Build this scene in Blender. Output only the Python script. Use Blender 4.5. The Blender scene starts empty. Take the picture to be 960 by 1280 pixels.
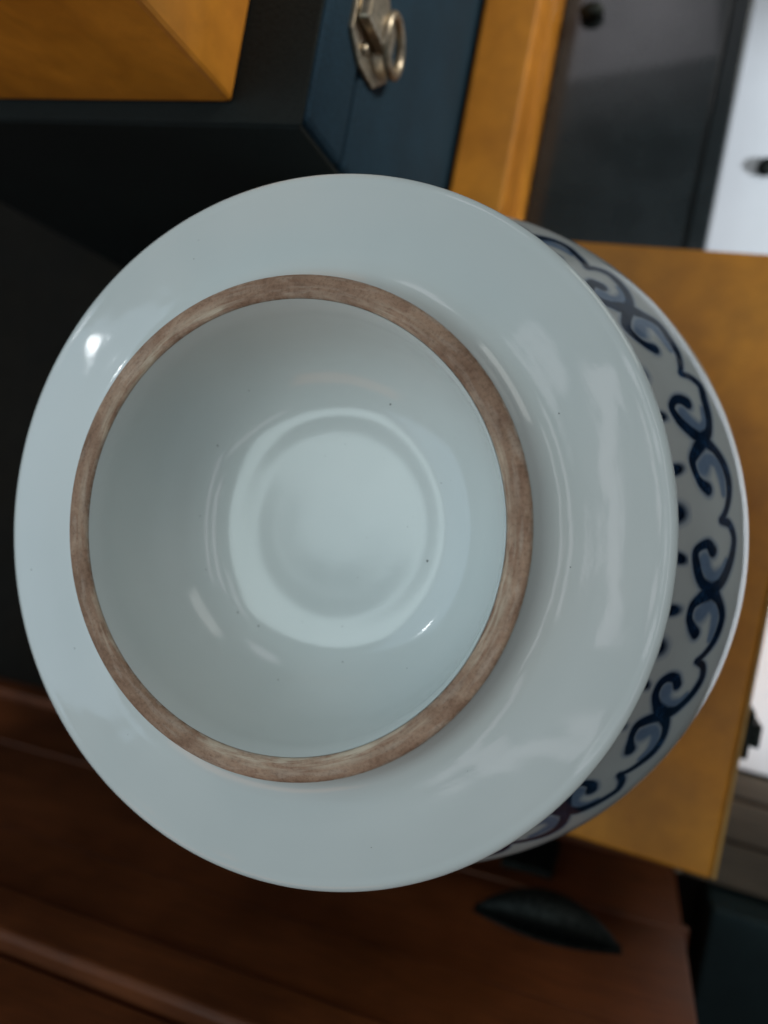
import bpy, bmesh, math, random
import numpy as np
from mathutils import Matrix, Vector
random.seed(7); rng = np.random.default_rng(7)
scn = bpy.context.scene
COL = scn.collection
R = math.radians
HEAD = R(-10.5)                       # heading shared by the boxes round the vase

# ------------------------------------------------------------------ camera
cd = bpy.data.cameras.new('camera'); cam = bpy.data.objects.new('camera', cd); COL.objects.link(cam)
cx = Vector((.9507, .0119, -.3099)); cy = Vector((0, .9993, .0383)); cz = cx.cross(cy)
cx.normalize(); cz.normalize(); cy = cz.cross(cx)
m = Matrix((cx, cy, cz)).transposed().to_4x4(); m.translation = (.0987, -.0037, .1992)
cam.matrix_world = m
cd.sensor_fit = 'VERTICAL'; cd.sensor_height = 36; cd.lens = 928/1280*36
cd.clip_start = .005; cd.clip_end = 50
cd.dof.use_dof = True; cd.dof.focus_distance = .222; cd.dof.aperture_fstop = 5.6
scn.camera = cam

# ------------------------------------------------------------------ world, lamps, exposure
w = bpy.data.worlds.new('World'); scn.world = w; w.use_nodes = True
bg = w.node_tree.nodes['Background']; bg.inputs[0].default_value = (.80, .93, 1.0, 1); bg.inputs[1].default_value = .05
def area(name, loc, target, sx, sy, power, col):
    l = bpy.data.lights.new(name, 'AREA'); l.shape = 'RECTANGLE'; l.size = sx; l.size_y = sy; l.energy = power; l.color = col
    o = bpy.data.objects.new(name, l); COL.objects.link(o); o.location = loc
    o.rotation_euler = (Vector(target)-Vector(loc)).to_track_quat('-Z', 'Y').to_euler(); return o
area('west_window', (-1.75, .10, 1.35), (0, 0, 0), 1.8, 1.4, 9.0, (.60, .80, 1.0))
# ceiling light in five panes; L-shaped gap added for a dark reflection in the recess
for x0, x1, y0, y1 in ((-.68, -.10, -.03, .48), (-.98, -.68, .10, .48), (-.98, -.82, -.25, .10), (-.98, -.10, -.48, -.25), (-.44, -.10, -.25, -.03)):
    area('ceiling_light', ((x0+x1)/2, (y0+y1)/2, 1.5), ((x0+x1)/2, (y0+y1)/2-1e-4, 0), x1-x0, y1-y0, 3.1*math.pi*(x1-x0)*(y1-y0), (.80, .97, 1.0))
for x, y, sx, sy, L in ((.42, .12, .16, .95, 1.5), (.80, -.1, .14, 1.5, 1.6), (.08, .46, .12, .40, 1.3), (.12, -.72, .80, .14, 1.2), (.11, 1.78, .50, .66, 1.5)):
    area('reflection_panel', (x, y, 1.5), (x, y-1e-4, 0), sx, sy, L*math.pi*sx*sy, (.97, .93, 1.0))  # unseen panels added for the streaks on the flange and the lacquer's sheen
area('warm_fill', (-.75, -1.25, .55), (-.15, .16, 0), 1.1, .7, 1.9, (1.0, .38, .12))  # added warm fill for the stacked box's shaded front
area('lamp', (-1.33, .62, .95), (0, 0, 0), .075, .018, .55, (.93, .97, 1.0))
area('north_window', (1.05, 1.15, .55), (-.05, .1, -.15), .7, .6, 2.4, (.98, .98, .94))
sl = bpy.data.lights.new('white_box_fill', 'SPOT'); sl.energy = 66; sl.spot_size = R(39); sl.spot_blend = .14; sl.shadow_soft_size = .04; sl.color = (.84, .92, 1)  # made-up spot that brightens only the white box
so = bpy.data.objects.new('white_box_fill', sl); COL.objects.link(so); so.location = (1.158, -.062, .02)
so.rotation_euler = (Vector((.52, .060, -.44))-Vector(so.location)).to_track_quat('-Z', 'Y').to_euler()
sl = bpy.data.lights.new('side_fill', 'SPOT'); sl.energy = 34; sl.spot_size = R(30); sl.spot_blend = .35; sl.shadow_soft_size = .06; sl.color = (1, .95, .84)  # made-up spot, lights the boxes' right faces and misses the vase
so = bpy.data.objects.new('side_fill', sl); COL.objects.link(so); so.location = (.95, .80, .06)
so.rotation_euler = (Vector((-.03, .44, -.16))-Vector(so.location)).to_track_quat('-Z', 'Y').to_euler()
scn.view_settings.view_transform = 'Standard'; scn.view_settings.look = 'None'
scn.view_settings.exposure = .14; scn.view_settings.gamma = 1; scn.view_settings.use_curve_mapping = False
scn.cycles.max_bounces = 8

# ------------------------------------------------------------------ materials
def mat(name, col, rough=.5, metal=0, coat=0, spec=.5):
    m = bpy.data.materials.new(name); m.use_nodes = True
    b = m.node_tree.nodes['Principled BSDF']
    b.inputs['Base Color'].default_value = (*col, 1); b.inputs['Roughness'].default_value = rough
    b.inputs['Metallic'].default_value = metal; b.inputs['Coat Weight'].default_value = coat
    b.inputs['Specular IOR Level'].default_value = spec
    return m
class NT:
    def __init__(s, m): s.t = m.node_tree; s.b = s.t.nodes['Principled BSDF']
    def n(s, typ, **kw):
        x = s.t.nodes.new(typ)
        for k, v in kw.items(): setattr(x, k, v)
        return x
    def l(s, a, b): s.t.links.new(a, b)
    def coord(s, scale=(1, 1, 1), kind='Object'):
        c = s.n('ShaderNodeTexCoord'); mp = s.n('ShaderNodeMapping'); mp.inputs['Scale'].default_value = scale
        s.l(c.outputs[kind], mp.inputs[0]); return mp.outputs[0]
    def noise(s, vec, scale, detail=4, rough=.55, dist=0):
        x = s.n('ShaderNodeTexNoise'); x.inputs['Scale'].default_value = scale; x.inputs['Detail'].default_value = detail
        x.inputs['Roughness'].default_value = rough; x.inputs['Distortion'].default_value = dist
        s.l(vec, x.inputs['Vector']); return x.outputs['Fac']
    def ramp(s, fac, stops):
        x = s.n('ShaderNodeValToRGB'); e = x.color_ramp.elements
        while len(e) < len(stops): e.new(.5)
        for i, (p, c) in enumerate(stops):
            e[i].position = p; e[i].color = (*c, 1) if len(c) == 3 else c
        s.l(fac, x.inputs[0]); return x.outputs[0]
    def mix(s, f, a, b, typ='MIX'):
        x = s.n('ShaderNodeMix', data_type='RGBA', blend_type=typ)
        for i, v in ((0, f), (6, a), (7, b)):
            if hasattr(v, 'links') or hasattr(v, 'is_linked'): s.l(v, x.inputs[i])
            else: x.inputs[i].default_value = v if i == 0 else (*v, 1)
        return x.outputs[2]
    def bump(s, h, strength, dist, prev=None):
        x = s.n('ShaderNodeBump'); x.inputs['Strength'].default_value = strength; x.inputs['Distance'].default_value = dist
        s.l(h, x.inputs['Height'])
        if prev is not None: s.l(prev, x.inputs['Normal'])
        return x.outputs['Normal']

def porcelain(name, ink=False, wave=.26):
    m = mat(name, (.66, .685, .655), .09, spec=.5); t = NT(m); v = t.coord()
    base = t.ramp(t.noise(v, 16, 3), [(.3, (.62, .67, .65)), (.7, (.67, .71, .685))])
    if ink:
        a = t.n('ShaderNodeAttribute', attribute_name='ink'); sp = t.n('ShaderNodeSeparateColor'); t.l(a.outputs['Color'], sp.inputs[0])
        gr = t.noise(v, 150, 6, .72)
        wash = t.ramp(gr, [(.3, (.035, .11, .25)), (.7, (.10, .21, .38))])
        dark = t.ramp(gr, [(.36, (.003, .010, .024)), (.58, (.008, .030, .075)), (.78, (.026, .085, .19))])
        base = t.mix(sp.outputs[1], base, wash); base = t.mix(sp.outputs[0], base, dark)
    t.l(base, t.b.inputs['Base Color'])
    n1 = t.bump(t.noise(v, 20, 2.5, .5), wave, .005)
    sx = t.n('ShaderNodeSeparateXYZ'); t.l(v, sx.inputs[0])
    ln = t.n('ShaderNodeVectorMath', operation='LENGTH'); fl2 = t.n('ShaderNodeCombineXYZ'); t.l(sx.outputs[0], fl2.inputs[0]); t.l(sx.outputs[1], fl2.inputs[1]); t.l(fl2.outputs[0], ln.inputs[0])
    nm = t.n('ShaderNodeVectorMath', operation='NORMALIZE'); t.l(fl2.outputs[0], nm.inputs[0])
    rz = t.n('ShaderNodeMath', operation='MULTIPLY_ADD'); t.l(sx.outputs[2], rz.inputs[0]); rz.inputs[1].default_value = -.5; t.l(ln.outputs['Value'], rz.inputs[2])
    rk = t.n('ShaderNodeMath', operation='MULTIPLY'); t.l(rz.outputs[0], rk.inputs[0]); rk.inputs[1].default_value = 75
    up = t.n('ShaderNodeCombineXYZ'); t.l(rk.outputs[0], up.inputs[2]); ad = t.n('ShaderNodeVectorMath', operation='MULTIPLY_ADD')
    t.l(nm.outputs[0], ad.inputs[0]); ad.inputs[1].default_value = (1.6, 1.6, 0); t.l(up.outputs[0], ad.inputs[2])
    n1 = t.bump(t.noise(ad.outputs[0], 1, 3, .5, .4), wave*.11, .004, n1)
    n2 = t.bump(t.noise(v, 900, 2, .5), .02, .0006, n1)
    t.l(n2, t.b.inputs['Normal'])
    return m
M_glaze = porcelain('white_glaze'); M_well = porcelain('recess_glaze', wave=.035); M_well.node_tree.nodes['Principled BSDF'].inputs['Roughness'].default_value = .115; M_ink = porcelain('cobalt_glaze', True)

def biscuit():
    m = mat('unglazed_clay', (.3, .2, .15), .75, spec=.25); t = NT(m)
    c = t.n('ShaderNodeTexCoord'); s = t.n('ShaderNodeSeparateXYZ'); t.l(c.outputs['Object'], s.inputs[0])
    at = t.n('ShaderNodeMath', operation='ARCTAN2'); t.l(s.outputs[1], at.inputs[0]); t.l(s.outputs[0], at.inputs[1])
    def mth(op, a, b=None):
        x = t.n('ShaderNodeMath', operation=op)
        for i, q in enumerate((a, b)):
            if q is None: continue
            if isinstance(q, (int, float)): x.inputs[i].default_value = q
            else: t.l(q, x.inputs[i])
        return x.outputs[0]
    rr = mth('SQRT', mth('ADD', mth('MULTIPLY', s.outputs[0], s.outputs[0]), mth('MULTIPLY', s.outputs[1], s.outputs[1])))
    def polar(k, kr):
        cb = t.n('ShaderNodeCombineXYZ'); t.l(mth('MULTIPLY', mth('COSINE', at.outputs[0]), k), cb.inputs[0])
        t.l(mth('MULTIPLY', mth('SINE', at.outputs[0]), k), cb.inputs[1]); t.l(mth('MULTIPLY', rr, kr), cb.inputs[2]); return cb.outputs[0]
    n1 = t.noise(polar(7, 190), 1, 6, .66, .5); n2 = t.noise(polar(5, 420), 1, 4, .6, .3); n3 = t.noise(polar(2.2, 60), 1, 3)
    col = t.ramp(n1, [(.30, (.245, .150, .098)), (.46, (.335, .218, .150)), (.60, (.41, .285, .20)), (.76, (.53, .42, .32))])
    f = t.ramp(n2, [(.50, (0, 0, 0)), (.70, (.8, .8, .8))])
    col = t.mix(f, col, (.48, .39, .31)); g = t.ramp(n3, [(.35, (.72, .66, .62)), (.65, (1.08, 1.03, 1))])
    col = t.mix(1.0, col, g, 'MULTIPLY')
    n4 = t.noise(c.outputs['Object'], 900, 4, .7); col = t.mix(1.0, col, t.ramp(n4, [(.32, (.72, .70, .68)), (.5, (1, 1, 1)), (.75, (1.12, 1.1, 1.08))]), 'MULTIPLY')
    def mr(v, a, b_):
        x = t.n('ShaderNodeMapRange'); t.l(v, x.inputs[0]); x.inputs[1].default_value = a; x.inputs[2].default_value = b_; return x.outputs[0]
    n5 = t.noise(polar(4, 700), 1, 5, .65, .3); n6 = t.noise(polar(30, 30), 1, 3)
    col = t.mix(mth('MULTIPLY', mth('MULTIPLY', mr(rr, .0728, .0692), mr(n3, .42, .58)), mr(n5, .42, .60)), col, (.58, .49, .37))
    edge = mr(mth('ADD', mth('ABSOLUTE', mth('SUBTRACT', rr, .0716)), mth('MULTIPLY', mth('SUBTRACT', n6, .5), .0016)), .0032, .0036)
    col = t.mix(mth('MULTIPLY', edge, .55), col, (.50, .44, .37))
    t.l(col, t.b.inputs['Base Color']); t.l(t.bump(n2, .5, .0005, t.bump(n1, .4, .0006)), t.b.inputs['Normal'])
    return m
M_clay = biscuit()

def wood(name, c0, c1, scale=(1, 1, 1), rough=.45, bump=.15, blotch=.3, coat=0):
    m = mat(name, c0, rough, coat=coat); t = NT(m); v = t.coord(scale)
    g = t.noise(v, 9, 6, .6, 1.2); f = t.noise(v, 60, 4, .6, .3); b = t.noise(t.coord(), 11, 4, .6)
    col = t.ramp(g, [(.3, c0), (.68, c1)])
    col = t.mix(.35, col, t.ramp(f, [(.3, tuple(x*.6 for x in c0)), (.7, c1)]))
    col = t.mix(1.0, col, t.ramp(b, [(.3, (1-blotch,)*3), (.7, (1.0+blotch*.3,)*3)]), 'MULTIPLY')
    t.l(col, t.b.inputs['Base Color'])
    t.l(t.ramp(b, [(.2, (rough*.75,)*3), (.8, (min(1, rough*1.3),)*3)]), t.b.inputs['Roughness'])
    t.l(t.bump(f, bump, .0008), t.b.inputs['Normal'])
    return m
M_ochre = wood('ochre_burl', (.54, .190, .011), (.76, .305, .022), (1, 1, 1), .5, .12, .35)
M_ochre_edge = wood('ochre_edge', (.46, .23, .045), (.58, .32, .08), (1, 1, 1), .5, .1, .2)
M_red = wood('cabinet_wood', (.17, .043, .009), (.25, .070, .015), (1, 8, 8), .55, .2, .5)
M_slat = wood('grey_wood', (.085, .066, .045), (.15, .115, .080), (1, 12, 12), .7, .3, .3)

def cloth(name, c, rough=.8, sc=900, amp=.5, blotch=.3):
    m = mat(name, c, rough, spec=.25); t = NT(m); v = t.coord()
    wv = t.n('ShaderNodeTexVoronoi'); wv.inputs['Scale'].default_value = sc; t.l(v, wv.inputs['Vector'])
    b = t.noise(v, 14, 4)
    t.l(t.mix(1, t.ramp(wv.outputs['Distance'], [(0, c), (1, tuple(x*(1-amp) for x in c))]), t.ramp(b, [(.3, (1-blotch,)*3), (.7, (1.1,)*3)]), 'MULTIPLY'), t.b.inputs['Base Color'])
    t.l(t.bump(wv.outputs['Distance'], .3, .0006), t.b.inputs['Normal']); return m
M_navy = cloth('navy_cloth', (.014, .050, .085)); M_teal = cloth('teal_cloth', (.028, .055, .060)); M_black_shade = cloth('black_cloth_shade', (.011, .017, .016))  # the black serves the dark top and the shade on the navy front
def metal(name, c, rough):
    m = mat(name, c, rough, 1); t = NT(m); n = t.noise(t.coord(), 260, 5, .65)
    t.l(t.ramp(n, [(.35, tuple(x*.45 for x in c)), (.65, c)]), t.b.inputs['Base Color'])
    t.l(t.ramp(n, [(.3, (rough*1.5,)*3), (.7, (rough,)*3)]), t.b.inputs['Roughness']); return m
M_brass = metal('aged_brass', (.62, .53, .40), .34); M_iron = metal('dark_bronze', (.040, .046, .042), .52)
def lacquer(name, c, rough):
    m = mat(name, c, rough, coat=.4); t = NT(m); v = t.coord(); n = t.noise(v, 30, 5, .6)
    t.l(t.ramp(n, [(.3, c), (.75, tuple(x*1.7 for x in c))]), t.b.inputs['Base Color'])
    t.l(t.ramp(t.noise(v, 8, 3), [(.3, (rough,)*3), (.7, (rough*2.2,)*3)]), t.b.inputs['Roughness'])
    t.l(t.bump(n, .05, .001), t.b.inputs['Normal']); return m
M_lacquer = lacquer('black_lacquer', (.012, .016, .017), .13)
def paint(name, c, rough=.5):
    m = mat(name, c, rough); t = NT(m); n = t.noise(t.coord(), 12, 5)
    t.l(t.ramp(n, [(.3, tuple(x*.9 for x in c)), (.7, c)]), t.b.inputs['Base Color']); t.l(t.bump(t.noise(t.coord(), 300, 3), .1, .0005), t.b.inputs['Normal']); return m
M_white = paint('white_paint', (.80, .82, .84)); M_floor = wood('floor', (.011, .0088, .0062), (.017, .0138, .010), (1, 1, 1), .9, .2, .4); M_floor.node_tree.nodes['Principled BSDF'].inputs['Specular IOR Level'].default_value = .12

# ------------------------------------------------------------------ helpers
def link(name, me, material, parent=None):
    o = bpy.data.objects.new(name, me); COL.objects.link(o)
    if material and not me.materials: me.materials.append(material)
    if parent: o.parent = parent
    return o
def thing(name, label, cat, loc=(0, 0, 0), rz=0, group=None):
    o = bpy.data.objects.new(name, None); COL.objects.link(o); o.location = loc; o.rotation_euler = (0, 0, rz)
    o.empty_display_size = .02; o['label'] = label; o['category'] = cat
    if group: o['group'] = group
    return o
def box(name, lo, hi, material, parent, bev=.0015, seg=2, kind=None):
    bm = bmesh.new(); bmesh.ops.create_cube(bm, size=1)
    for v in bm.verts:
        for i in range(3): v.co[i] = lo[i] if v.co[i] < 0 else hi[i]
    if bev: bmesh.ops.bevel(bm, geom=list(bm.edges), offset=bev, segments=seg, profile=.5, affect='EDGES')
    me = bpy.data.meshes.new(name); bm.to_mesh(me); bm.free()
    for p in me.polygons: p.use_smooth = len(p.vertices) == 4 and p.area < bev*max(.001, 1e9) and False
    o = link(name, me, material, parent)
    if kind: o['kind'] = kind
    return o
def prism(name, pts, axis, d0, d1, material, parent, bev=.0008):
    """outline pts (2-D) extruded along axis between d0 and d1"""
    bm = bmesh.new()
    def co(p, d): return {'x': (d, p[0], p[1]), 'y': (p[0], d, p[1]), 'z': (p[0], p[1], d)}[axis]
    a = [bm.verts.new(co(p, d0)) for p in pts]; b = [bm.verts.new(co(p, d1)) for p in pts]
    bm.faces.new(a); bm.faces.new(b[::-1]); n = len(pts)
    for i in range(n): bm.faces.new((a[i], b[i], b[(i+1) % n], a[(i+1) % n]))
    bmesh.ops.recalc_face_normals(bm, faces=bm.faces)
    if bev: bmesh.ops.bevel(bm, geom=list(bm.edges), offset=bev, segments=2, profile=.5, affect='EDGES')
    me = bpy.data.meshes.new(name); bm.to_mesh(me); bm.free(); return link(name, me, material, parent)
def tube(name, pts, rad, material, parent, closed=False, n=10):
    pts = [Vector(p) for p in pts]; N = len(pts); bm = bmesh.new(); rings = []
    for i, p in enumerate(pts):
        t = ((pts[(i+1) % N] - pts[i-1]) if closed else (pts[min(i+1, N-1)] - pts[max(i-1, 0)])).normalized()
        u = t.cross(Vector((1, .02, .01))).normalized(); v = t.cross(u); r = rad[i] if isinstance(rad, (list, tuple)) else rad
        rings.append([bm.verts.new(p + u*r*math.cos(2*math.pi*k/n) + v*r*math.sin(2*math.pi*k/n)) for k in range(n)])
    for i in range(N if closed else N-1):
        a, b = rings[i], rings[(i+1) % N]
        for k in range(n): bm.faces.new((a[k], a[(k+1) % n], b[(k+1) % n], b[k]))
    if not closed: bm.faces.new(rings[0][::-1]); bm.faces.new(rings[-1])
    bmesh.ops.recalc_face_normals(bm, faces=bm.faces)
    me = bpy.data.meshes.new(name); bm.to_mesh(me); bm.free()
    for p in me.polygons: p.use_smooth = True
    return link(name, me, material, parent)
def spline(pts, n):
    pts = np.array(pts, float); t = np.r_[0, np.cumsum(np.hypot(*np.diff(pts, axis=0).T))]
    mm = np.gradient(pts, t, axis=0); tt = np.linspace(0, t[-1], n); i = np.clip(np.searchsorted(t, tt)-1, 0, len(t)-2)
    h = t[i+1]-t[i]; s = ((tt-t[i])/h)[:, None]; h = h[:, None]
    return (2*s**3-3*s**2+1)*pts[i]+(s**3-2*s**2+s)*h*mm[i]+(-2*s**3+3*s**2)*pts[i+1]+(s**3-s**2)*h*mm[i+1]
def lathe(name, prof, material, parent, seg=288, cap=False, flip=False):
    prof = np.array(prof); k = len(prof); th = np.linspace(0, 2*np.pi, seg, endpoint=False)
    P = np.stack([prof[:, None, 0]*np.cos(th), prof[:, None, 0]*np.sin(th), np.repeat(prof[:, 1:2], seg, 1)], 2).reshape(-1, 3)
    F = []
    for i in range(k-1):
        for j in range(seg):
            a, b = i*seg+j, i*seg+(j+1) % seg; f = (a, a+seg, b+seg, b)
            F.append(f[::-1] if flip else f)
    if cap: F.append([ (k-1)*seg+j for j in range(seg)][::(1 if flip else -1)])
    me = bpy.data.meshes.new(name); me.from_pydata(P.tolist(), [], F); me.update()
    me.polygons.foreach_set('use_smooth', [True]*len(me.polygons)); return link(name, me, material, parent)

# ------------------------------------------------------------------ floor
bm = bmesh.new(); bmesh.ops.create_grid(bm, x_segments=2, y_segments=2, size=4)
me = bpy.data.meshes.new('floor'); bm.to_mesh(me); bm.free(); fl = link('floor', me, M_floor); fl.location = (0, 0, -.45); fl['kind'] = 'structure'
FZ = -.4495

# ------------------------------------------------------------------ vase (stands mouth down; its foot is at z = 0)
vase = thing('porcelain_vase', 'large white porcelain vase seen from its base, brown unglazed foot ring, blue scroll border', 'vase')
# foot ring: unglazed
ring = [(.0752, -.0016), (.0752, -.0009), (.0748, -.0003), (.0741, .0), (.0725, .0001), (.0705, .0001), (.0692, -.0001), (.0685, -.0005), (.0682, -.0010), (.0681, -.0015)]
lathe('foot_rim', spline(ring, 28), M_clay, vase, 360, flip=True)
well = [(.0680, -.0012), (.0675, -.0030), (.0668, -.0060), (.0660, -.0125), (.0646, -.021), (.0622, -.0292), (.0587, -.0356), (.0540, -.0407), (.0485, -.0443), (.0425, -.0464), (.0350, -.0476), (.0240, -.0481), (.012, -.0483), (.0030, -.0484)]
lathe('base_recess', spline(well, 70), M_well, vase, 288, True, flip=True)
fl_ = [(.0751, -.0012), (.0750, -.0030), (.0757, -.0056), (.0772, -.0078), (.0797, -.0097), (.0830, -.0107), (.0880, -.0112), (.0950, -.0118), (.1020, -.0127), (.1078, -.0136), (.1112, -.0143), (.1121, -.0150), (.1119, -.0160), (.1100, -.0180), (.1064, -.0212), (.1042, -.0250)]
lathe('base_flange', spline(fl_, 110), M_glaze, vase, 360)
body = [(.1043, -.0246), (.1005, -.0329), (.1035, -.0421), (.1102, -.0568), (.1209, -.0734), (.1331, -.0918), (.1406, -.1046), (.1440, -.1194), (.1428, -.1359), (.1367, -.1562), (.122, -.1782), (.100, -.1985), (.074, -.2160), (.052, -.2300), (.0455, -.2420), (.0470, -.2540), (.0490, -.2590), (.0470, -.2598), (.0440, -.2590)]
BP = spline(body, 160); lathe('body', BP, M_glaze, vase, 360)
sel = BP[:100]; order = np.argsort(-sel[:, 1]); SZ = sel[order][:, 1]; SR = sel[order][:, 0]
def Rz(z): return np.interp(-z, -SZ, SR)
# painted scroll border: brush strokes in (degrees round the axis, height) traced on the surface
U = dict(
 o1=[(14.3, -.0854), (12.6, -.0905), (10.5, -.0942), (7.8, -.0947), (5.0, -.0930), (3.0, -.0908), (1.8, -.0880)],
 i1=[(14.3, -.0854), (12.9, -.0798), (11.2, -.0762), (9.2, -.0765), (7.5, -.0789), (6.6, -.0818)],
 w1=[(10.0, -.0812), (11.2, -.0850), (10.6, -.0893), (8.6, -.0910), (6.0, -.0908)],
 o2=[(1.8, -.0880), (1.0, -.0930), (-.8, -.0954), (-3.0, -.0952), (-5.4, -.0932), (-7.6, -.0897), (-8.9, -.0846)],
 i2=[(-8.9, -.0846), (-7.4, -.0788), (-5.2, -.0748), (-3.2, -.0742), (-2.1, -.0772), (-2.1, -.0810), (-3.0, -.0833)],
 w2=[(-4.4, -.0790), (-5.9, -.0812), (-6.9, -.0853), (-6.2, -.0890), (-4.4, -.0915)])
WID = dict(o1=((0, .0040), (.16, .0028), (.45, .0023), (1, .0018)), i1=((0, .0040), (.3, .0028), (.75, .0021), (1, .0030)), w1=((0, .0020), (1, .0010)), o2=((0, .0018), (.5, .0023), (.85, .0028), (1, .0040)), i2=((0, .0040), (.25, .0028), (.7, .0022), (1, .0030)), w2=((0, .0020), (1, .0010)))
RB = .127
def unit(i):
    """one ruyi-head scroll between two junction angles (degrees); keeps only the faces that carry pigment"""
    a0, a1 = J[i], J[i+1]
    nx, nz = 150, 130
    A = np.linspace(a1, a0, nx); Zs = np.linspace(-.0700, -.0990, nz); AA, ZZ = np.meshgrid(A, Zs)
    X = np.radians(AA)*RB; Y = ZZ
    ink = np.zeros_like(AA); wash = np.zeros_like(AA)
    for d in (-1, 0, 1):
        k0 = (i+d) % 16; b0, b1 = J[k0], J[k0+1]; sh = 0 if 0 <= i+d < 16 else (360 if d < 0 else -360)
        b0 += sh; b1 += sh; span = (b0-b1)/23.2; r_ = np.random.default_rng(40+k0)
        for k, pts in U.items():
            p = np.array(pts); p[:, 0] = b1 + (p[:, 0]+8.9)*span
            jit = r_.normal(0, 1, p.shape)*np.array([.16, .00025]); jit[0] = 0; jit[-1] *= .5; p = p + jit
            q = spline(np.c_[np.radians(p[:, 0])*RB, p[:, 1]], 70); s = np.linspace(0, 1, 70); wd = np.interp(s, *np.array(WID[k]).T)*(.80 if k[0] != 'w' else 1.15)
            wd = wd*(1+.10*np.sin(s*9+r_.uniform(0, 6)))
            D = np.full(AA.shape, 9.)
            for (x, y), ww in zip(q, wd): D = np.minimum(D, np.hypot(X-x, Y-y)/ww)
            if k[0] == 'w': wash = np.maximum(wash, .8*np.clip((2.3-D)/1.5, 0, 1))
            else:
                ink = np.maximum(ink, np.clip((1.15-D)/.40, 0, 1)); wash = np.maximum(wash, np.clip((1.75-D)/.6, 0, 1)*.5)
    # pale gap inside the outer stroke where the brush ran dry
    tot = np.maximum(ink, wash)
    T = np.radians(AA); RR = Rz(ZZ)+.00012
    P = np.stack([RR*np.cos(T), RR*np.sin(T), ZZ], 2).reshape(-1, 3)
    keep = np.maximum.reduce([tot[:-1, :-1], tot[1:, :-1], tot[:-1, 1:], tot[1:, 1:]]) > .01
    ii, jj = np.nonzero(keep); a = ii*nx+jj; F = np.stack([a, a+nx, a+nx+1, a+1], 1)
    used = np.unique(F); rm = np.full(nx*nz, -1); rm[used] = np.arange(len(used)); F = rm[F]
    me = bpy.data.meshes.new('scroll_motif'); me.from_pydata(P[used].tolist(), [], F.tolist()); me.update()
    ca = me.attributes.new('ink', 'FLOAT_COLOR', 'POINT')
    c = np.zeros((len(used), 4), np.float32); c[:, 0] = ink.ravel()[used]; c[:, 1] = wash.ravel()[used]; c[:, 3] = 1
    ca.data.foreach_set('color', c.ravel()); me.polygons.foreach_set('use_smooth', [True]*len(me.polygons))
    me.materials.append(M_ink)
    # normals of the smooth body underneath, so that the paint takes the same gloss
    dz = .0004; sl = (Rz(ZZ-dz)-Rz(ZZ+dz))/(2*dz)       # dR per metre downwards
    N = np.stack([np.cos(T), np.sin(T), sl], 2).reshape(-1, 3); N /= np.linalg.norm(N, axis=1)[:, None]
    me.normals_split_custom_set_from_vertices(N[used].tolist())
    if me.polygons[0].normal.dot(Vector(N[used][me.polygons[0].vertices[0]])) < 0: me.flip_normals(); me.normals_split_custom_set_from_vertices(N[used].tolist())
    return link('scroll_motif', me, None, vase)
J = [39.46, 14.7, -9.1, -30.3, -53.0]; J += [-53.0-22.3*k for k in range(1, 12)] + [39.46-360]
for k in range(16): unit(k)
# lower row of dabs under each scroll
def dab(a, z0, z1, wdt, seed):
    nx, nz = 30, 26; ww = math.degrees(wdt/RB)*2.2
    A = np.linspace(a-ww, a+ww, nx); Zs = np.linspace(z0+.002, z1-.002, nz); AA, ZZ = np.meshgrid(A, Zs)
    zc = (z0+z1)/2; bend = .25*((ZZ-zc)/(z0-z1))*ww*np.sign(seed % 3-1)
    D = np.hypot((AA-a-bend)/math.degrees(wdt/RB), (ZZ-zc)/((z0-z1)/2)); ink = np.clip((1.1-D)/.45, 0, 1); wash = np.clip((1.5-D)/.6, 0, 1)*.5
    T = np.radians(AA); RR = Rz(ZZ)+.00006; P = np.stack([RR*np.cos(T), RR*np.sin(T), ZZ], 2).reshape(-1, 3)
    keep = np.maximum(ink, wash)[:-1, :-1] > .005; ii, jj = np.nonzero(keep); b = ii*nx+jj; F = np.stack([b, b+nx, b+nx+1, b+1], 1)
    used = np.unique(F); rm = np.full(nx*nz, -1); rm[used] = np.arange(len(used))
    me = bpy.data.meshes.new('painted_dab'); me.from_pydata(P[used].tolist(), [], rm[F].tolist()); me.update()
    ca = me.attributes.new('ink', 'FLOAT_COLOR', 'POINT'); c = np.zeros((len(used), 4), np.float32)
    c[:, 0] = ink.ravel()[used]; c[:, 1] = wash.ravel()[used]; c[:, 3] = 1; ca.data.foreach_set('color', c.ravel())
    me.polygons.foreach_set('use_smooth', [True]*len(me.polygons)); me.materials.append(M_ink); link('painted_dab', me, None, vase)
for k in range(16):
    c = (J[k]+J[k+1])/2; s = (J[k]-J[k+1])/23.2
    dab(c+7.2*s, -.0600, -.0716, .0025, 3*k); dab(c+.2*s, -.0570, -.0702, .0044, 3*k+1); dab(c-7.0*s, -.0600, -.0706, .0025, 3*k+2)
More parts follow.
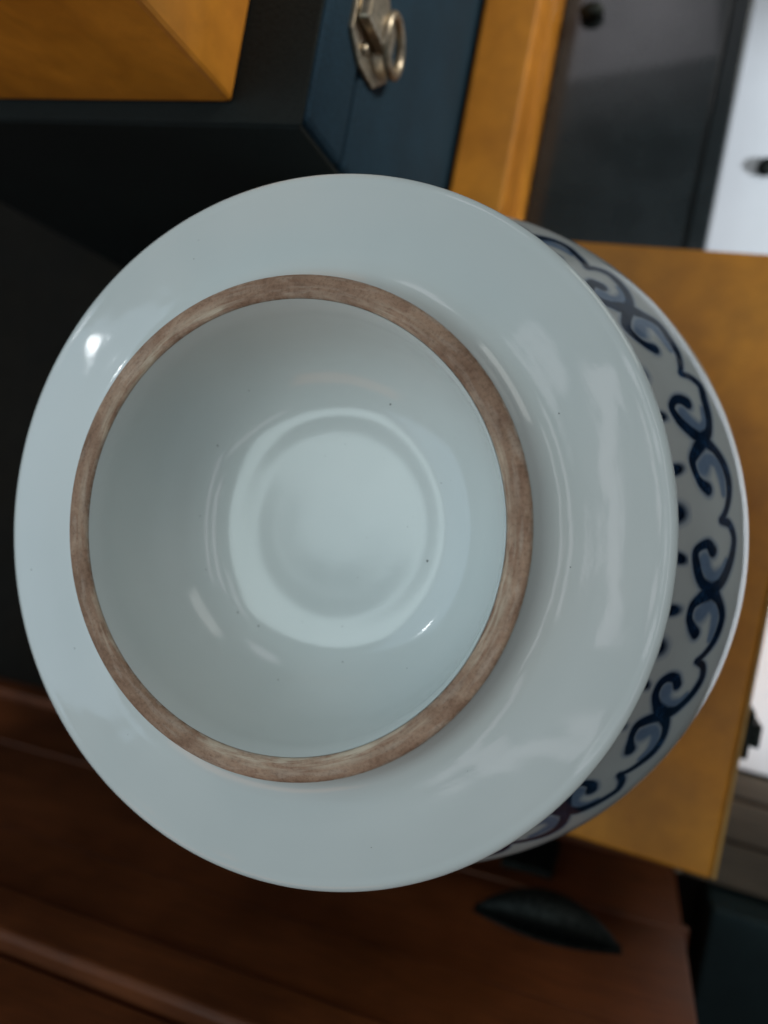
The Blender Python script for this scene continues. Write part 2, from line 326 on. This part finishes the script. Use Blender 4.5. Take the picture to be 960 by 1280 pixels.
# iron specks in the glaze
def wz(rad):
    q = spline(well, 70); return float(np.interp(rad, q[::-1, 0], q[::-1, 1]))
bm = bmesh.new()
for (x, y) in [(-.0368, -.0312), (-.0287, -.0359), (-.0445, .0300), (-.0172, -.0534), (.0045, -.0468), (-.030, .049), (.021, .043), (-.052, .004), (.034, -.011)]:
    rad = math.hypot(x, y); r_ = random.uniform(.00022, .00045)
    mt = Matrix.Translation((x, y, wz(rad)+.0001)) @ Matrix.Diagonal((1, random.uniform(.7, 1.3), .35, 1))
    bmesh.ops.create_icosphere(bm, subdivisions=1, radius=r_, matrix=mt)
def fz_(rad):
    q = spline(fl_, 110)[:70]; return float(np.interp(rad, q[:, 0], q[:, 1]))
for _ in range(9):
    a = random.uniform(0, 6.28); rad = random.uniform(.082, .106); r_ = random.uniform(.00010, .00026)
    bmesh.ops.create_icosphere(bm, subdivisions=1, radius=r_, matrix=Matrix.Translation((rad*math.cos(a), rad*math.sin(a), fz_(rad)+.00003)) @ Matrix.Diagonal((1, random.uniform(.7, 1.4), .35, 1)))
for _ in range(14):
    a = random.uniform(0, 6.28); rad = random.uniform(.004, .058); r_ = random.uniform(.00009, .0002)
    bmesh.ops.create_icosphere(bm, subdivisions=1, radius=r_, matrix=Matrix.Translation((rad*math.cos(a), rad*math.sin(a), wz(rad)+.00005)) @ Matrix.Diagonal((1, random.uniform(.7, 1.4), .35, 1)))
me = bpy.data.meshes.new('glaze_speck'); bm.to_mesh(me); bm.free(); sp = link('glaze_speck', me, mat('iron_speck', (.03, .04, .035), .4), vase); sp['kind'] = 'stuff'

# ------------------------------------------------------------------ boxes, all in the shared heading (x = p, y = q)
def btu(label, name, cat, group=None): return thing(name, label, cat, (0, 0, 0), HEAD, group)
def at_base(o, x, y, z):       # puts an Empty at the thing's base; parts keep coordinates relative to it
    c, s = math.cos(HEAD), math.sin(HEAD); o.location = (x*c-y*s, x*s+y*c, z); return (x, y, z)
def lbox(name, lo, hi, material, parent, org, **k): return box(name, [lo[i]-org[i] for i in range(3)], [hi[i]-org[i] for i in range(3)], material, parent, **k)
def clasp(parent, x, y, z, s=1.0, material=None, seamz=None):
    """plate, hasp tongue and drop ring on a face that looks along +x; y, z = its middle, seam of the lid at its middle"""
    mt = material or M_brass
    pl = prism('clasp_plate', [(y+a*s, z+b*s) for a, b in ((-.013, .022), (.013, .022), (.021, .008), (.021, -.010), (.010, -.024), (-.010, -.024), (-.021, -.010), (-.021, .008))], 'x', x-.001, x+.0022*s, mt, parent, .0007*s)
    prism('hasp_tongue', [(y+a*s, z+b*s) for a, b in ((-.008, .021), (.008, .021), (.009, -.004), (.005, -.011), (-.005, -.011), (-.009, -.004))], 'x', x+.0026*s, x+.0085*s, mt, parent, .0012*s)
    tube('drop_ring', [(x+(.0075+.0015*math.cos(t))*s, y+.0115*s*math.sin(t), z-.012*s+.0135*s*math.cos(t)) for t in np.linspace(0, 2*math.pi, 28, endpoint=False)], .0022*s, mt, parent, True)
    for a in (-.014, .014):
        tube('pin', [(x+.002*s, y+a*s, z+.008*s), (x+.0042*s, y+a*s, z+.008*s)], .0022*s, mt, parent)

# box under the vase
b = btu('ochre box under the white vase with a dark clasp on its edge', 'presentation_box', 'box'); o = at_base(b, .0635, .013, FZ)
lbox('box_body', (-.050, -.163, FZ), (.1765, .189, -.3105), M_ochre, b, o, bev=.002)
lbox('lid', (-.050, -.163, -.309), (.1765, .189, -.2600), M_ochre, b, o, bev=.0022)
lbox('edge_strip', (.1768, -.1625, -.2655), (.1790, .1885, -.2606), M_ochre_edge, b, o, bev=.0007)
c = prism('clasp_plate', [(y-o[1], z-o[2]) for y, z in [(-.066, -.2665), (-.0655, -.282), (-.069, -.289), (-.0665, -.300), (-.072, -.317), (-.080, -.324), (-.088, -.317), (-.0935, -.300), (-.091, -.289), (-.0945, -.282), (-.094, -.2665)]], 'x', .1767-o[0], .1835-o[0], M_iron, b, .0009)
prism('hasp_tongue', [(y-o[1], z-o[2]) for y, z in [(-.0735, -.2675), (-.0725, -.292), (-.080, -.303), (-.0875, -.292), (-.0865, -.2675)]], 'x', .1837-o[0], .1885-o[0], M_iron, b, .001)
# navy box
b = btu('navy cloth-covered box with a dark top and a brass clasp on its side', 'navy_box', 'box'); o = at_base(b, -.18, .33, FZ)
lbox('box_body', (-.318, .157, FZ), (-.0535, .50, -.1095), M_navy, b, o, bev=.003)
lbox('lid', (-.318, .157, -.1080), (-.0535, .50, -.0690), M_navy, b, o, bev=.003)
lbox('top_panel', (-.3175, .1545, -.0688), (-.0545, .499, -.0672), M_black_shade, b, o, bev=.0007)
lbox('front_shade', (-.3165, .1540, FZ), (-.0560, .1567, -.0690), M_black_shade, b, o, bev=.0008)  # shade of the navy front, put in as a near-black sheet
clasp(b, -.0535-o[0], .222-o[1], -.112-o[2], 1.0)
# ochre box on the navy one
b = btu('ochre burl box stacked on the navy box top', 'stacked_box', 'box'); o = at_base(b, -.20, .28, -.0668)
lbox('box_body', (-.335, .1625, -.0668), (-.0872, .43, .060), M_ochre, b, o, bev=.0022)
lbox('lid', (-.335, .1625, .0612), (-.0872, .43, .095), M_ochre, b, o, bev=.0022)
# narrow ochre box between navy and black
b = btu('narrow ochre box wedged between the navy box and the glossy black box', 'narrow_box', 'box'); o = at_base(b, -.032, .34, FZ)
lbox('box_body', (-.0500, .1955, FZ), (-.0138, .56, -.3005), M_ochre, b, o, bev=.002)
lbox('lid', (-.0500, .1955, -.2990), (-.0138, .56, -.2600), M_ochre, b, o, bev=.002)
# black lacquer box
b = btu('glossy black lacquer box behind the ochre box, with raised grey edge', 'lacquer_box', 'box'); o = at_base(b, .05, .34, FZ)
lbox('box_body', (-.0120, .2000, FZ), (.1110, .60, -.3325), M_lacquer, b, o, bev=.002)
lbox('top_panel', (-.0120, .2000, -.3322), (.0975, .60, -.3300), M_lacquer, b, o, bev=.0006)
lbox('edge_strip', (.0985, .2000, -.3322), (.1110, .60, -.3285), M_lacquer, b, o, bev=.0016)
bm = bmesh.new(); bmesh.ops.create_uvsphere(bm, u_segments=20, v_segments=12, radius=1, matrix=Matrix.Translation((.0075-o[0], .3745-o[1], -.3255-o[2])) @ Matrix.Diagonal((.0085, .0062, .0055, 1)))
me = bpy.data.meshes.new('knob'); bm.to_mesh(me); bm.free(); k = link('knob', me, M_iron, b)
for p in me.polygons: p.use_smooth = True
# white chest / board
b = btu('bright white flat box top beyond the ochre box, small dark stud', 'white_box', 'box'); o = at_base(b, .27, .33, FZ)
lbox('box_body', (.1135, -.1400, FZ), (.42, .80, -.4412), M_white, b, o, bev=.002)
lbox('lid', (.1130, -.1405, -.4410), (.42, .80, -.4320), M_white, b, o, bev=.002)
bm = bmesh.new(); bmesh.ops.create_uvsphere(bm, u_segments=20, v_segments=12, radius=1, matrix=Matrix.Translation((.1465-o[0], .3205-o[1], -.4300-o[2])) @ Matrix.Diagonal((.0075, .0075, .005, 1)))
me = bpy.data.meshes.new('stud'); bm.to_mesh(me); bm.free(); link('stud', me, M_iron, b)
for p in me.polygons: p.use_smooth = True
# slatted stand
b = btu('grey-brown slatted wooden stand beside the corner of the ochre box', 'slatted_stand', 'stand'); o = at_base(b, .42, -.185, FZ)
for k, (q0, q1, z) in enumerate(((-.163, -.145, -.436), (-.1955, -.1655, -.433), (-.231, -.198, -.433))):
    lbox('slat', (.182, q0, z-.010), (.70, q1, z), M_slat, b, o, bev=.0012)
for x in (.23, .62): lbox('bearer', (x, -.228, FZ), (x+.03, -.148, -.4462), M_slat, b, o, bev=.001)
lbox('corner_cap', (.1795, -.2315, -.4445), (.1845, -.2120, -.4322), M_brass, b, o, bev=.0008)
# teal box
b = btu('dark teal cloth box in the shade right of the brown cabinet', 'teal_box', 'box'); o = at_base(b, .38, -.40, FZ)
lbox('box_body', (.205, -.60, FZ), (.60, -.236, -.4215), M_teal, b, o, bev=.003)
lbox('lid', (.205, -.60, -.4200), (.60, -.236, -.4000), M_teal, b, o, bev=.003)

# ------------------------------------------------------------------ brown drawer cabinet; its front looks along +y
c_, s_ = math.cos(HEAD), math.sin(HEAD)
cab = thing('drawer_cabinet', 'reddish brown wooden drawer cabinet with a dark leaf-shaped pull', 'cabinet', (.05*c_+.228*s_, .05*s_-.228*c_, FZ), R(-7.0))
Z0 = -FZ
def cb(name, x0, x1, y0, y1, z0, z1, **k): return box(name, (x0, y0, z0+Z0), (x1, y1, z1+Z0), M_red, cab, **k)
XL, XR = -.62, .130
cb('carcass', XL, XR, -.42, -.012, FZ, .02, bev=.002)
cb('plinth', XL, XR-.004, -.0118, .004, FZ, -.418, bev=.0015)
d2 = cb('drawer_front', XL, XR-.006, -.0118, -.002, -.416, -.3245, bev=.0015)
cb('rail', XL, XR, -.0118, .0004, -.3225, -.3150, bev=.0012)
d1 = cb('drawer_front', XL, XR-.003, -.0118, .0, -.3135, -.1985, bev=.0015)
cb('rail', XL, XR, -.0118, .0012, -.1970, -.1390, bev=.0018)
cb('moulding', XL, XR+.003, -.0118, .0045, -.1378, -.1040, bev=.0035, seg=3)
d3 = cb('drawer_front', XL, XR-.004, -.0118, -.003, -.0990, .0, bev=.0015)
cb('top_board', XL-.01, XR+.008, -.43, .012, .0202, .038, bev=.003)
# leaf-shaped pull on the middle drawer: an arched spindle bar with a back plate
N = 25; px0, px1, pz = .004, .086, -.268+Z0
sec = 12; bm = bmesh.new(); rings = []
for i in range(N):
    t = i/(N-1); x = px0+(px1-px0)*t; h = .0125*math.sin(math.pi*min(1, max(.03, t*.96+.02)))**.75; hz = h*(1.0 if t < .6 else 1-.3*(t-.6)); dp = .004+.018*math.sin(math.pi*t)**.8
    rings.append([bm.verts.new((x, .0005+dp*(.5-.5*math.cos(2*math.pi*k/sec)) , pz+hz*math.sin(2*math.pi*k/sec))) for k in range(sec)])
for i in range(N-1):
    for k in range(sec): bm.faces.new((rings[i][k], rings[i][(k+1) % sec], rings[i+1][(k+1) % sec], rings[i+1][k]))
bm.faces.new(rings[0]); bm.faces.new(rings[-1][::-1]); bmesh.ops.recalc_face_normals(bm, faces=bm.faces)
me = bpy.data.meshes.new('pull'); bm.to_mesh(me); bm.free()
for p in me.polygons: p.use_smooth = True
link('pull', me, M_iron, d1)
bp = [(px0-.003+(px1-px0+.006)*t, pz+sg*(.0045+.0115*math.sin(math.pi*t))) for sg, ts in ((1, np.linspace(0, 1, 14)), (-1, np.linspace(1, 0, 14))) for t in ts]
prism('back_plate', bp, 'y', .0002, .0016, M_iron, d1, .0004)
for x in (px0+.001, px1-.001): tube('pin', [(x, .0012, pz), (x, .0042, pz)], .0021, M_iron, d1)
box('lock_plate', (.006, -.0017, -.400+Z0), (.0425, .0035, -.338+Z0), M_iron, d2, bev=.0012)
